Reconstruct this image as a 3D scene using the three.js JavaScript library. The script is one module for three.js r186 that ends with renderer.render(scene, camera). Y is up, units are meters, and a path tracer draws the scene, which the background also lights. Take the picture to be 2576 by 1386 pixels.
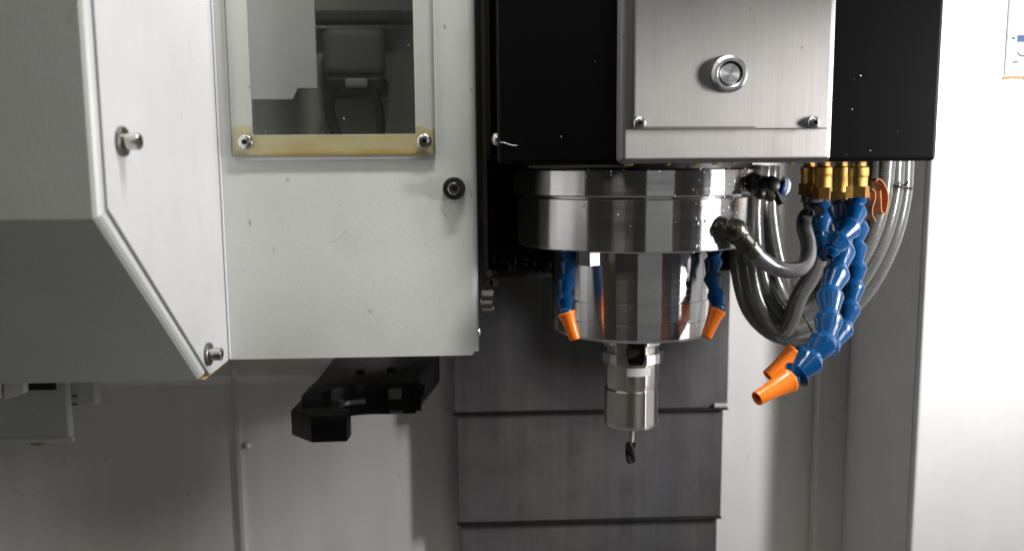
import * as THREE from 'three';
import { RoundedBoxGeometry } from 'three/addons/geometries/RoundedBoxGeometry.js';
import { mergeGeometries, toCreasedNormals } from 'three/addons/utils/BufferGeometryUtils.js';
import { RectAreaLightUniformsLib } from 'three/addons/lights/RectAreaLightUniformsLib.js';
import { Brush, Evaluator, SUBTRACTION } from 'three-bvh-csg';

RectAreaLightUniformsLib.init();

// ---------------------------------------------------------------- camera, light, exposure
const EYE = 1.5, F = 2200, DEG = Math.PI / 180;
const scene = new THREE.Scene();
scene.background = new THREE.Color(0, 0, 0);
const camera = new THREE.PerspectiveCamera(2 * Math.atan(693 / F) / DEG, 1024 / 550, 0.05, 40);
camera.rotation.order = 'YXZ';
camera.position.set(0, EYE, 0);
camera.rotation.set(-7.4 * DEG, -2.5 * DEG, -0.46 * DEG);
camera.focus = 0.80;
camera.userData.fStop = 4.5;
camera.updateMatrixWorld();
scene.add(camera);
const renderer = new THREE.WebGLRenderer({ antialias: true });
renderer.toneMapping = THREE.LinearToneMapping;
renderer.toneMappingExposure = 1.0;
renderer.shadowMap.enabled = true;
renderer.setSize(1024, 550);

function areaLight(color, intensity, w, h, pos, target) {
  const l = new THREE.RectAreaLight(color, intensity, w, h);
  l.position.set(...pos); l.lookAt(new THREE.Vector3(...target)); scene.add(l);
  return l;
}
// work lamp on the side wall of the machine, work lamp under its roof, two ceiling panels in the workshop
const SIDE_LAMP = { pos: [0.735, EYE + 0.04, -0.556], to: [0.0, EYE - 0.10, -0.95], w: 0.05, h: 0.26, power: 158 };
const ROOF_LAMP = { pos: [0.12, EYE + 0.66, -0.572], to: [0.12, EYE - 0.2, -0.80], w: 0.32, h: 0.045, power: 140 };
areaLight(new THREE.Color(1, 0.985, 1.0), SIDE_LAMP.power, SIDE_LAMP.w, SIDE_LAMP.h, SIDE_LAMP.pos, SIDE_LAMP.to);
areaLight(new THREE.Color(1, 0.99, 0.97), ROOF_LAMP.power, ROOF_LAMP.w, ROOF_LAMP.h, ROOF_LAMP.pos, ROOF_LAMP.to);
const SHOP_LAMPS = [[-1.3, 3.9, 2.4], [1.5, 3.9, 2.4]];
for (const [x, y, z] of SHOP_LAMPS) areaLight(new THREE.Color(1, 0.985, 0.92), 2.3, 0.9, 1.8, [x, y, z], [x, 0, z + 0.001]);

// ---------------------------------------------------------------- helpers
let seed = 7;
const rnd = () => { seed = (seed * 1664525 + 1013904223) >>> 0; return seed / 4294967296; };
const V = (x, y, z) => new THREE.Vector3(x, y, z);
// a point of the photograph (measured in a 2576 x 1386 copy) at a distance d in front of the eye plane, or at a height
function ray(px, py) { return V((px - 1288) / F, (693 - py) / F, -1).applyQuaternion(camera.quaternion); }
function at(px, py, d) { const r = ray(px, py); return r.multiplyScalar(d / -r.z).add(camera.position); }
function atX(px, d, py = 410) { return at(px, py, d).x; }
function atY(py, d, px = 1190) { return at(px, py, d).y; }
const used = {};
function numbered(n) { used[n] = (used[n] ?? -1) + 1; return used[n] ? n + '_' + String(used[n]).padStart(3, '0') : n; }
function thing(name, label, category, pos, group) {
  const o = new THREE.Group(); o.name = numbered(name); scene.add(o);
  o.position.copy(Array.isArray(pos) ? V(...pos) : pos);
  o.userData = { label, category }; if (group) o.userData.group = group;
  return o;
}
function part(name, geo, mat, parent, extra) {                 // geo is in world coordinates
  const o = V(0, 0, 0); for (let p = parent; p && p !== scene; p = p.parent) o.add(p.position);
  geo.translate(-o.x, -o.y, -o.z);
  const m = new THREE.Mesh(geo, mat); m.name = name; m.castShadow = m.receiveShadow = true;
  if (extra) m.userData = extra;
  (parent ?? scene).add(m); return m;
}
function struct(name, geo, mat) { const m = part(name, geo, mat, null, { kind: 'structure' }); return m; }
function uvBox(g) {                                            // uv in metres by the main direction of each face
  g = g.index ? g.toNonIndexed() : g;
  const p = g.attributes.position, uv = new Float32Array(p.count * 2), a = V(), b = V(), c = V(), n = V();
  for (let i = 0; i < p.count; i += 3) {
    a.fromBufferAttribute(p, i); b.fromBufferAttribute(p, i + 1); c.fromBufferAttribute(p, i + 2);
    n.copy(b).sub(a).cross(c.clone().sub(a)); const x = Math.abs(n.x), y = Math.abs(n.y), z = Math.abs(n.z);
    [a, b, c].forEach((q, k) => {
      const [u, v] = z >= x && z >= y ? [q.x, q.y] : x >= y ? [q.z, q.y] : [q.x, q.z];
      uv[(i + k) * 2] = u; uv[(i + k) * 2 + 1] = v;
    });
  }
  g.setAttribute('uv', new THREE.BufferAttribute(uv, 2)); return g;
}
function box(x0, x1, y0, y1, z0, z1, r = 0.0015) {
  if (x0 > x1) [x0, x1] = [x1, x0]; if (y0 > y1) [y0, y1] = [y1, y0]; if (z0 > z1) [z0, z1] = [z1, z0];
  const g = r ? new RoundedBoxGeometry(x1 - x0, y1 - y0, z1 - z0, 3, r) : new THREE.BoxGeometry(x1 - x0, y1 - y0, z1 - z0);
  g.translate((x0 + x1) / 2, (y0 + y1) / 2, (z0 + z1) / 2); return uvBox(g);
}
function lathe(pts, seg = 96, crease = 0.6) {
  const g = new THREE.LatheGeometry(pts.map((p) => new THREE.Vector2(Math.max(p[0], 1e-5), p[1])), seg);
  return toCreasedNormals(g, crease);
}
const UP = V(0, 1, 0);
function along(g, a, b) {                                      // y axis of g laid from a towards b, origin at a
  const q = new THREE.Quaternion().setFromUnitVectors(UP, b.clone().sub(a).normalize());
  return g.applyQuaternion(q).translate(a.x, a.y, a.z);
}
function prism(pts, depth, axis, bevel = 0, at0 = 0, holes, crease = 0.32) { // polygon extruded along an axis ('x': pts are [z, y]; 'y': pts are [x, z]; 'z': pts are [x, y])
  const s = new THREE.Shape(pts.map((p) => new THREE.Vector2(axis === 'x' ? -p[0] : p[0], axis === 'y' ? -p[1] : p[1])));
  for (const h of holes ?? []) s.holes.push(new THREE.Path(h.map((p) => new THREE.Vector2(axis === 'x' ? -p[0] : p[0], axis === 'y' ? -p[1] : p[1]))));
  let g = new THREE.ExtrudeGeometry(s, { depth: depth - 2 * bevel, bevelEnabled: bevel > 0, bevelSize: bevel, bevelThickness: bevel, bevelOffset: -bevel, bevelSegments: 4, curveSegments: 24 });
  g.translate(0, 0, bevel);
  if (axis === 'x') g.rotateY(Math.PI / 2); else if (axis === 'y') g.rotateX(-Math.PI / 2);
  g.translate(axis === 'x' ? at0 : 0, axis === 'y' ? at0 : 0, axis === 'z' ? at0 : 0);
  g = toCreasedNormals(g, crease); return uvBox(g);
}
function tube(pts, r, seg = 80, rad = 16) {
  return new THREE.TubeGeometry(new THREE.CatmullRomCurve3(pts, false, 'centripetal'), seg, r, rad, false);
}
function hex(r, h, ch = 0.0008) {
  const g = new THREE.CylinderGeometry(r, r, h, 6); g.translate(0, h / 2, 0); return uvBox(toCreasedNormals(g, 0.3));
}
function merged(list) { return mergeGeometries(list.map((g) => { g = g.index ? g.toNonIndexed() : g; for (const k of Object.keys(g.attributes)) if (!['position', 'normal', 'uv'].includes(k)) g.deleteAttribute(k); return g; })); }

// ---------------------------------------------------------------- textures
const hash = (x, y, s) => { let h = (x * 374761393 + y * 668265263 + s * 974634777) | 0; h = Math.imul(h ^ (h >>> 13), 1274126177); return ((h ^ (h >>> 16)) >>> 0) / 4294967296; };
function noise(x, y, px, py, s) {                              // value noise that wraps after px, py cells
  const xi = Math.floor(x), yi = Math.floor(y), fx = x - xi, fy = y - yi, u = fx * fx * (3 - 2 * fx), v = fy * fy * (3 - 2 * fy);
  const w = (a, b) => hash(((a % px) + px) % px, ((b % py) + py) % py, s);
  return (w(xi, yi) * (1 - u) + w(xi + 1, yi) * u) * (1 - v) + (w(xi, yi + 1) * (1 - u) + w(xi + 1, yi + 1) * u) * v;
}
function fbm(u, v, cx, cy, s, oct = 4) { let a = 0, w = 0.5, t = 0; for (let o = 0; o < oct; o++) { a += w * noise(u * cx, v * cy, cx, cy, s + o); t += w; w *= 0.55; cx *= 2; cy *= 2; } return a / t; }
function tex(w, h, fn, size, srgb = false) {
  const d = new Uint8Array(w * h * 4);
  for (let y = 0; y < h; y++) for (let x = 0; x < w; x++) {
    const c = fn(x / w, y / h, x, y), i = (y * w + x) * 4, [r, g, b] = Array.isArray(c) ? c : [c, c, c];
    d[i] = Math.max(0, Math.min(255, r * 255)); d[i + 1] = Math.max(0, Math.min(255, g * 255)); d[i + 2] = Math.max(0, Math.min(255, b * 255)); d[i + 3] = 255;
  }
  const t = new THREE.DataTexture(d, w, h); t.wrapS = t.wrapT = THREE.RepeatWrapping; t.magFilter = THREE.LinearFilter; t.minFilter = THREE.LinearMipmapLinearFilter; t.generateMipmaps = true;
  if (size) t.repeat.set(1 / size[0], 1 / size[1]);
  if (srgb) t.colorSpace = THREE.SRGBColorSpace;
  t.needsUpdate = true; return t;
}
function spots(n, w, rmin, rmax, s) {                          // list of specks of dirt with an outline of their own
  let q = s; const r = () => { q = (q * 1664525 + 1013904223) >>> 0; return q / 4294967296; };
  const f = new Float32Array(w * w);
  for (let i = 0; i < n; i++) {
    const cx = r() * w, cy = r() * w, k = r(), R = rmin + (rmax - rmin) * k * k * k, e = 0.7 + r() * 1.1, dk = 0.35 + r() * 0.65;
    for (let y = -Math.ceil(R * 2); y <= R * 2; y++) for (let x = -Math.ceil(R * 2); x <= R * 2; x++) {
      const d = Math.hypot(x * e, y / e) / R + 0.35 * (hash(x + 50, y + 50, i) - 0.5); const a = Math.max(0, Math.min(1, (1.1 - d) * 2)) * dk;
      const j = (((Math.round(cy) + y) % w + w) % w) * w + (((Math.round(cx) + x) % w + w) % w); f[j] = Math.max(f[j], a);
    }
  }
  return f;
}
// dirty machine paint: few grey specks and faint blotches of oil mist; 0.5 m per repeat
const specks = spots(190, 1024, 0.7, 4.6, 11), specksFew = spots(40, 1024, 0.9, 4, 23);
function scuffs(f, n, s, len) {                              // short curved scratches added to a list of specks
  let q = s; const r = () => { q = (q * 1664525 + 1013904223) >>> 0; return q / 4294967296; };
  for (let i = 0; i < n; i++) { let x = r() * 1024, y = r() * 1024, a = r() * 6.28, L = 8 + r() * r() * len, dk = 0.25 + 0.5 * r(); const bend = (r() - 0.5) * 0.12; for (let k = 0; k < L; k++) { x += Math.cos(a); y += Math.sin(a); a += bend * r(); const j = ((Math.round(y) % 1024 + 1024) % 1024) * 1024 + (Math.round(x) % 1024 + 1024) % 1024; f[j] = Math.max(f[j], dk); if (r() < 0.5) f[(j + 1) % 1048576] = Math.max(f[(j + 1) % 1048576], dk * 0.6); } }
  return f;
}
scuffs(specks, 26, 301, 60); scuffs(specksFew, 22, 303, 70);
const paintDirt = (base, dirt, f, amt) => tex(1024, 1024, (u, v, x, y) => { const m = 0.945 + 0.075 * fbm(u, v, 7, 7, 3) + 0.015 * fbm(u, v, 34, 3, 93, 3), k = f[y * 1024 + x] * amt + 0.13 * Math.max(0, fbm(u, v, 16, 5, 91, 5) - 0.55); return base.map((c, i) => (c * m) * (1 - k) + dirt[i] * k); }, [0.5, 0.5], true);
const wallDirt = (base, dirt, f, amt) => tex(1024, 1024, (u, v, x, y) => { const n = fbm(u, v, 26, 2, 83, 4), m = 0.93 + 0.06 * fbm(u, v, 5, 5, 3) + 0.06 * n, k = f[y * 1024 + x] * amt + 0.16 * Math.max(0, fbm(u, v, 9, 3, 87, 5) - 0.58); return base.map((c, i) => c * m * (1 - k) + dirt[i] * k); }, [0.7, 0.7], true);
const orange = tex(512, 512, (u, v) => fbm(u, v, 60, 60, 5, 3), [0.12, 0.12]);
const smear = tex(512, 512, (u, v) => 0.38 + 0.35 * fbm(u, v, 8, 3, 9, 5), [0.4, 0.4]);
const brushSpecks = spots(110, 1024, 0.8, 5, 71);
const brushV = tex(1024, 512, (u, v) => 0.27 + 0.08 * fbm(u, v, 300, 3, 13, 2) + 0.12 * fbm(u, v, 9, 6, 14, 4), [0.22, 0.22]);
const brushBump = tex(1024, 256, (u, v) => fbm(u, v, 420, 4, 17, 2), [0.2, 0.2]);
const brushTint = tex(1024, 512, (u, v) => { const s = (0.90 + 0.06 * fbm(u, v, 240, 2, 31, 3) + 0.05 * fbm(u, v, 6, 5, 33, 4)) * (1 - 0.4 * brushSpecks[Math.floor(v * 1024) * 1024 + Math.floor(u * 1024)]); return [s, s * 0.99, s * 0.975]; }, [0.22, 0.22], true);
const turnRough = tex(512, 512, (u, v) => 0.215 + 0.06 * fbm(u, v, 3, 140, 29, 2) + 0.07 * Math.max(0, fbm(u, v, 14, 10, 37, 5) - 0.45));
const coverStain = tex(1024, 1024, (u, v) => {
  const a = fbm(u, v, 5, 4, 41, 5), b = fbm(u, v, 140, 3, 43, 3), c = fbm(u, v, 22, 18, 47, 4), d = 0.52 + 0.18 * a + 0.07 * (b - 0.5) + 0.06 * (fbm(u, v, 34, 1, 45, 3) - 0.5) + 0.06 * (fbm(u, v, 11, 9, 46, 5) - 0.5) + 0.06 * (c - 0.5), w = fbm(u, v, 4, 3, 49, 3);
  return [d * (0.98 + 0.05 * w), d * 0.985, d * (1.02 - 0.06 * w)];
}, [0.5, 0.5], true);
const coverRough = tex(512, 512, (u, v) => 0.42 + 0.3 * fbm(u, v, 9, 6, 53, 5) + 0.1 * (fbm(u, v, 120, 3, 55, 2) - 0.5), [0.5, 0.5]);
const strand = (u, v) => { const a = Math.abs(((u * 4 + v * 5) % 1 + 1) % 1 - 0.5), b = Math.abs(((u * 4 - v * 5) % 1 + 1) % 1 - 0.5); return Math.min(a, b) < 0.1 ? 1 : 0; };
const braid = tex(256, 256, (u, v) => { const t = 0.33 + 0.12 * fbm(u, v, 6, 6, 61, 3) + strand(u, v) * 0.30; return [t, t, t * 0.97]; }, null, true);
const braidBump = tex(256, 256, (u, v) => strand(u, v) * 0.8 + 0.1);
const oilTint = tex(512, 128, (u, v) => {
  const n = fbm(u, v, 6, 3, 67, 5), e = Math.max(0, 1 - v * 7 + 1.2 * (n - 0.5)), m = Math.max(0, Math.min(1, (n - 0.35) * 2));
  return [0.80 - 0.04 * m - 0.02 * e, 0.76 - 0.07 * m - 0.12 * e, 0.60 - 0.13 * m - 0.28 * e];
}, null, true);
oilTint.wrapS = oilTint.wrapT = THREE.ClampToEdgeWrapping;

// ---------------------------------------------------------------- materials
const std = (o) => new THREE.MeshStandardMaterial(o), phy = (o) => new THREE.MeshPhysicalMaterial(o);
const lin = (r, g, b) => new THREE.Color().setRGB(r, g, b);
const M = {
  paint: phy({ map: paintDirt([0.825, 0.833, 0.81], [0.42, 0.42, 0.40], specks, 0.5), roughness: 0.42, bumpMap: orange, bumpScale: 0.00006, specularIntensity: 0.8 }),
  panel: phy({ map: paintDirt([0.84, 0.84, 0.84], [0.52, 0.5, 0.47], specksFew, 0.6), roughness: 0.40, bumpMap: orange, bumpScale: 0.00006 }),
  hood: phy({ map: paintDirt([0.825, 0.833, 0.81], [0.40, 0.40, 0.37], specksFew, 0.4), roughness: 0.38, bumpMap: orange, bumpScale: 0.00006 }),
  wall: phy({ map: wallDirt([0.945, 0.935, 0.92], [0.45, 0.42, 0.36], specksFew, 0.55), roughnessMap: smear, roughness: 1.0, bumpMap: orange, bumpScale: 0.00005 }),
  wallWhite: phy({ map: paintDirt([0.90, 0.895, 0.89], [0.6, 0.58, 0.55], specksFew, 0.5), roughness: 0.45 }),
  black: phy({ color: lin(0.003, 0.003, 0.0033), roughness: 0.45, specularIntensity: 0.1 }),
  blackCast: phy({ color: lin(0.004, 0.004, 0.004), roughness: 0.6, specularIntensity: 0.3 }),
  oxide: phy({ color: lin(0.0045, 0.0045, 0.005), roughness: 0.25, specularIntensity: 0.7, bumpMap: orange, bumpScale: 0.00008 }),
  brushed: phy({ color: lin(0.40, 0.394, 0.387), map: brushTint, metalness: 1, roughnessMap: brushV, roughness: 1.4, anisotropy: 0.86, anisotropyRotation: 0, bumpMap: brushBump, bumpScale: 0.000006 }),
  turned: phy({ color: lin(0.62, 0.615, 0.61), metalness: 1, roughnessMap: turnRough, roughness: 1.0, anisotropy: 0.95, anisotropyRotation: Math.PI / 2 }),
  holder: phy({ color: lin(0.70, 0.675, 0.645), metalness: 1, roughness: 0.34, anisotropy: 0.95, anisotropyRotation: Math.PI / 2 }),
  chrome: std({ color: lin(0.72, 0.70, 0.68), metalness: 1, roughness: 0.24 }),
  plug: std({ color: lin(0.50, 0.50, 0.49), metalness: 1, roughness: 0.3 }),
  paneEdge: phy({ color: lin(0.30, 0.31, 0.25), roughness: 0.3, transmission: 0.5, thickness: 0 }),
  screw: std({ color: lin(0.55, 0.53, 0.50), metalness: 1, roughness: 0.2 }),
  dullNut: std({ color: lin(0.22, 0.20, 0.175), metalness: 1, roughness: 0.4 }),
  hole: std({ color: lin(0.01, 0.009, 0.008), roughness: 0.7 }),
  jaw: std({ color: lin(0.30, 0.30, 0.31), metalness: 0.9, roughness: 0.3 }),
  flat: std({ color: lin(0.16, 0.155, 0.15), metalness: 0.5, roughness: 0.4 }),
  rustHole: std({ color: lin(0.06, 0.022, 0.008), roughness: 0.8 }),
  rubber: std({ color: lin(0.008, 0.008, 0.008), roughness: 0.45 }),
  cover: phy({ map: coverStain, color: lin(0.40, 0.395, 0.395), metalness: 0.25, roughnessMap: coverRough, roughness: 1 }),
  blue: phy({ color: lin(0.002, 0.047, 0.145), roughness: 0.22, specularIntensity: 0.7 }),
  orange: phy({ color: lin(0.92, 0.20, 0.006), roughness: 0.33, clearcoat: 0.3, clearcoatRoughness: 0.2 }),
  brass: std({ color: lin(0.40, 0.235, 0.065), metalness: 1, roughness: 0.36, bumpMap: orange, bumpScale: 0.0001 }),
  copper: std({ color: lin(0.55, 0.24, 0.11), metalness: 0.7, roughness: 0.4 }),
  pipe: std({ color: lin(0.24, 0.24, 0.245), metalness: 0.8, roughness: 0.32 }),
  bronze: std({ color: lin(0.12, 0.12, 0.095), metalness: 0.85, roughness: 0.3 }),
  seal: std({ color: lin(0.015, 0.05, 0.05), roughness: 0.6 }),
  pale: std({ color: lin(0.55, 0.60, 0.72), roughness: 0.3 }),
  bluish: std({ color: lin(0.01, 0.05, 0.22), roughness: 0.35 }),
  dullStrip: std({ color: lin(0.26, 0.25, 0.235), metalness: 0.8, roughness: 0.5 }),
  carbide: std({ color: lin(0.035, 0.034, 0.036), metalness: 0.6, roughness: 0.3 }),
  label: std({ color: lin(0.62, 0.61, 0.58), roughness: 0.6 }),
  olive: std({ color: lin(0.10, 0.085, 0.055), roughness: 0.6 }),
  pane: phy({ color: lin(0.995, 0.997, 0.988), transmission: 1, thickness: 0, roughness: 0.17, ior: 1.49 }),
  oil: std({ map: oilTint, roughness: 0.4 }),
  amber: phy({ color: lin(0.50, 0.26, 0.05), roughness: 0.15 }),
  chip: std({ color: lin(0.8, 0.8, 0.78), metalness: 0.4, roughness: 0.25 }),
  droplet: std({ color: lin(0.5, 0.5, 0.48), roughness: 0.3 }),
  grey: std({ color: lin(0.30, 0.31, 0.30), roughness: 0.6 }),
  magPlate: std({ color: lin(0.66, 0.67, 0.66), roughness: 0.6 }),
  magBack: std({ color: lin(0.30, 0.30, 0.275), roughness: 0.7 }),
  magPot: std({ color: lin(0.13, 0.13, 0.125), roughness: 0.6 }),
  darkGrey: std({ color: lin(0.045, 0.045, 0.04), roughness: 0.7 }),
  rust: std({ color: lin(0.42, 0.22, 0.09), roughness: 0.9 }),
  table: std({ color: lin(0.24, 0.24, 0.23), roughness: 0.6 }),
  reflectionDark: std({ color: lin(0.11, 0.11, 0.105), roughness: 0.7 }),  // darker than the cabinet paint, to darken the reflection in the spindle ring
  rustDull: std({ color: lin(0.33, 0.235, 0.11), roughness: 0.8 }),
  shop: std({ color: lin(0.34, 0.335, 0.32), roughness: 0.9 }),
  shopFloor: std({ color: lin(0.14, 0.14, 0.13), roughness: 0.7 }),
};
M.hose = [12, 11, 10, 10, 9, 9, 8].map((n) => { const t = braid.clone(); t.repeat.set(n * 3.6, 1); t.needsUpdate = true; const b = braidBump.clone(); b.repeat.set(n * 3.6, 1); b.needsUpdate = true;
  return phy({ map: t, color: lin(0.33, 0.33, 0.32), roughness: 0.28, clearcoat: 0.8, clearcoatRoughness: 0.12, bumpMap: b, bumpScale: 0.0003 }); });
const emit = (r, g, b, k) => std({ color: lin(0.02, 0.02, 0.02), emissive: lin(r, g, b), emissiveIntensity: k });

// ---------------------------------------------------------------- the setting: inside of the machine
const D = 0.80, XL = at(575, 902, D).x, XR = at(1200, 500, D).x, YB = at(890, 899, D).y, TOP = EYE + 0.78;
const zB = -1.2, zP = -0.985;
const xP = at(2318, 900, 0.985).x, xStep = at(2062, 1000, 1.18).x;
struct('back_wall', box(-1.3, xStep, EYE - 0.95, TOP, zB - 0.02, zB, 0), M.wall);
struct('back_wall_recess', box(xStep, xP + 0.03, EYE - 0.95, TOP, zB - 0.02, -1.18, 0.002), M.wall);
struct('side_panel_wall', merged([box(xP, 0.86, EYE - 0.95, TOP, zP - 0.012, zP, 0.004), box(xP, xP + 0.012, EYE - 0.95, TOP, -1.1795, zP - 0.0121, 0)]), M.wallWhite);
struct('machine_side_wall', box(0.84, 0.86, EYE - 0.95, TOP, zP, -0.50, 0), M.wallWhite);
struct('machine_far_wall', box(-1.32, -1.3, EYE - 0.95, TOP, zB, -0.545, 0), M.wall);
struct('machine_roof', box(-1.3, 0.86, TOP, TOP + 0.02, zB, -0.545, 0), M.wallWhite);
struct('machine_floor', box(-1.3, 0.86, EYE - 0.97, EYE - 0.95, zB, -0.5, 0), M.table);
struct('machine_sill', box(-1.3, 0.86, EYE - 0.97, EYE - 0.95, -0.499, 0.15, 0), M.shopFloor);
// workshop behind the camera
struct('shop_floor', box(-5, 5, -0.02, 0, -2, 7, 0), M.shopFloor);
struct('shop_ceiling', box(-5, 5, 4.2, 4.22, -2, 7, 0), M.shop);
struct('shop_wall', box(-5, 5, 0, 4.2, 7, 7.02, 0), M.shop);
struct('shop_wall_west', box(-5.02, -5, 0, 4.2, -2, 7, 0), M.shop);
struct('shop_wall_east', box(5, 5.02, 0, 4.2, -2, 7, 0), M.shop);
struct('shop_wall_north', box(-5, 5, 0, 4.2, -2.02, -2, 0), M.shop);
SHOP_LAMPS.forEach(([x, y, z], i) => {
  const t = thing('ceiling_lamp', i ? 'flat white ceiling lamp of the workshop over the side of the added glow band' : 'flat white ceiling lamp of the workshop over the tool changer side', 'lamp', [x, y + 0.05, z], 'workshop ceiling lamps');
  part('lamp_housing', box(x - 0.5, x + 0.5, y + 0.03, y + 0.10, z - 0.95, z + 0.95, 0.005), M.wallWhite, t);
  part('diffuser', box(x - 0.45, x + 0.45, y + 0.012, y + 0.029, z - 0.9, z + 0.9, 0), emit(1, 0.985, 0.92, 1.2), t);
});
{
  const t = thing('added_glow_band', 'long glowing band added on the unseen far workshop wall for reflections', 'window', [2.45, 1.54, 6.98]);  // added out of view: something bright for the brushed steel front to reflect
  const WX = [1.5, 2.45, 3.4];
  for (const x of WX) part('pane', box(x - 0.44, x + 0.44, 1.58, 2.74, 6.97, 6.985, 0), emit(0.97, 0.98, 1.0, 1.15), t);  // glowing panels, placed and sized for the reflection in the steel front
  part('glow_band_frame', merged([1.025, 1.975, 2.925, 3.875].map((x) => box(x - 0.035, x + 0.035, 1.52, 2.80, 6.95, 6.999, 0)).concat([box(0.99, 3.91, 1.52, 1.58, 6.951, 6.999, 0), box(0.99, 3.91, 2.74, 2.80, 6.951, 6.999, 0)])), M.darkGrey, t);
}
{ // lamps inside the machine
  const mk = (L, name, label) => {
    const p = V(...L.pos), q = V(...L.to), n = q.clone().sub(p).normalize(), t = thing(name, label, 'work lamp', p);
    const m4 = new THREE.Matrix4().lookAt(p, q, UP), fit = (g) => g.applyMatrix4(m4).translate(p.x, p.y, p.z);
    part('lamp_body', fit(uvBox(new RoundedBoxGeometry(L.w + 0.03, L.h + 0.03, 0.03, 3, 0.004).translate(0, 0, 0.024))), M.darkGrey, t);
    part('lamp_glass', fit(uvBox(new THREE.BoxGeometry(L.w, L.h, 0.004).translate(0, 0, 0.005))), emit(1, 0.98, 0.96, 4), t);
  };
  mk(SIDE_LAMP, 'work_lamp', 'slim upright machine work lamp on the side wall beside the white panel');
  mk(ROOF_LAMP, 'work_lamp', 'slim machine work lamp lying flat under the machine roof');
}
{ // cover strip and small bolt on the back wall
  const a = at(578, 905, 1.194), b = at(600, 905, 1.194);
  const t = thing('joint_strip', 'light grey vertical joint strip on the back wall below the cabinet corner', 'joint strip', [a.x, EYE - 0.95, zB]);
  part('strip', box(a.x, b.x - 0.002, EYE - 0.949, TOP - 0.001, zB + 0.0003, zB + 0.007, 0.003), M.wallWhite, t);
  const c = at(607, 1130, 1.185);
  part('bolt', along(lathe([[0, 0], [0.0045, 0], [0.0045, 0.011], [0.0038, 0.012], [0, 0.012]], 24), V(c.x, c.y, zB + 0.0005), V(c.x + 0.012, c.y + 0.004, zB + 0.012)), M.screw, t);
}
// ---------------------------------------------------------------- tool changer cabinet with window
const bolts = [];
function longBolt(parent, p, n) {                             // washer and socket head standing off the sheet, along n
  const b = part('bolt', along(lathe([[0.0055, 0], [0.0055, 0.0115], [0.0048, 0.0124], [0.003, 0.0124], [0.003, 0.0085], [0, 0.0085]], 32), p, p.clone().add(n)), M.screw, parent);
  part('washer', along(lathe([[0, 0.0004], [0.0098, 0.0004], [0.0098, 0.0022], [0.0092, 0.0028], [0.0055, 0.0028]], 40), p, p.clone().add(n)), M.dullNut, b);
  return b;
}
function domeScrew(parent, p, n, R, h, name = 'screw') {
  const pr = []; for (let i = 0; i <= 10; i++) { const a = (i / 10) * Math.PI / 2; pr.push([R * Math.cos(a) * 0.98 + R * 0.02 * (i < 10), h * 0.15 + h * 0.85 * Math.sin(a)]); }
  pr.unshift([R, 0]); pr[pr.length - 1][0] = 0;
  const cut = 0.36 * R, top = pr.filter((q) => q[0] >= cut); top.push([cut, h * 0.95], [cut * 0.95, h * 0.45], [0, h * 0.42]);
  const s = part(name, along(lathe(top, 40, 0.7), p, p.clone().add(n)), M.chrome, parent);
  part('socket', along(hex(cut * 0.93, 0.0004).translate(0, h * 0.43, 0), p, p.clone().add(n)), M.hole, s);
  return s;
}
const ZF = V(0, 0, 1), XF = V(1, 0, 0);
const cab = thing('tool_changer_cabinet', 'pale grey sheet metal cabinet with a dark window above the black gripper arm', 'cabinet', [(XL + XR) / 2, YB, -D]);
const wx0 = at(628, 200, D).x, wx1 = at(1042, 200, D).x, wy0 = at(840, 338, D).y;
{
  const r = 0.006, th = 0.002;
  // front sheet with the opening, then its rounded right edge and return
  part('front_sheet', prism([[XL, YB], [XR - r, YB], [XR - r, TOP - 0.001], [XL, TOP - 0.001]], th, 'z', 0, -D - th, [[[wx0, wy0], [wx0, TOP - 0.05], [wx1, TOP - 0.05], [wx1, wy0]]]), M.paint, cab);
  const pr = [[XR - r, -D]]; for (let i = 1; i <= 8; i++) { const a = (i / 8) * Math.PI / 2; pr.push([XR - r + r * Math.sin(a), -D - r + r * Math.cos(a)]); }
  pr.push([XR, -0.822], [XR - th, -0.822]); for (let i = 8; i >= 0; i--) { const a = (i / 8) * Math.PI / 2; pr.push([XR - r + (r - th) * Math.sin(a), -D - r + (r - th) * Math.cos(a)]); }
  part('edge_return', prism(pr, TOP - 0.001 - YB - 0.0035, 'y', 0, YB + 0.0035), M.paint, cab);
  part('corner_flange', box(XL + 0.0002, XL + 0.0024, YB + 0.0002, TOP - 0.002, -D + 0.0002, -D + 0.0026, 0.001), M.panel, cab);
  part('unseen_dark_plate', box(XR - 0.004, XR - 0.0022, YB + 0.0035, TOP - 0.001, -1.12, -0.8225, 0), M.reflectionDark, cab);  // unseen return, toned dark so the edge of the spindle ring mirrors dark
  part('bottom_sheet', box(XL - 0.3, XR - 0.0045, YB + 0.001, YB + 0.003, -1.12, -D - 0.0025, 0), M.paint, cab);
  part('back_sheet', box(XL - 0.3, XR - 0.0045, YB + 0.0035, TOP - 0.002, -1.124, -1.121, 0), M.paint, cab);
  part('inner_sheet', box(XL - 0.302, XL - 0.3, YB + 0.0035, TOP - 0.002, -1.12, -D - 0.003, 0), M.paint, cab);
}
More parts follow.
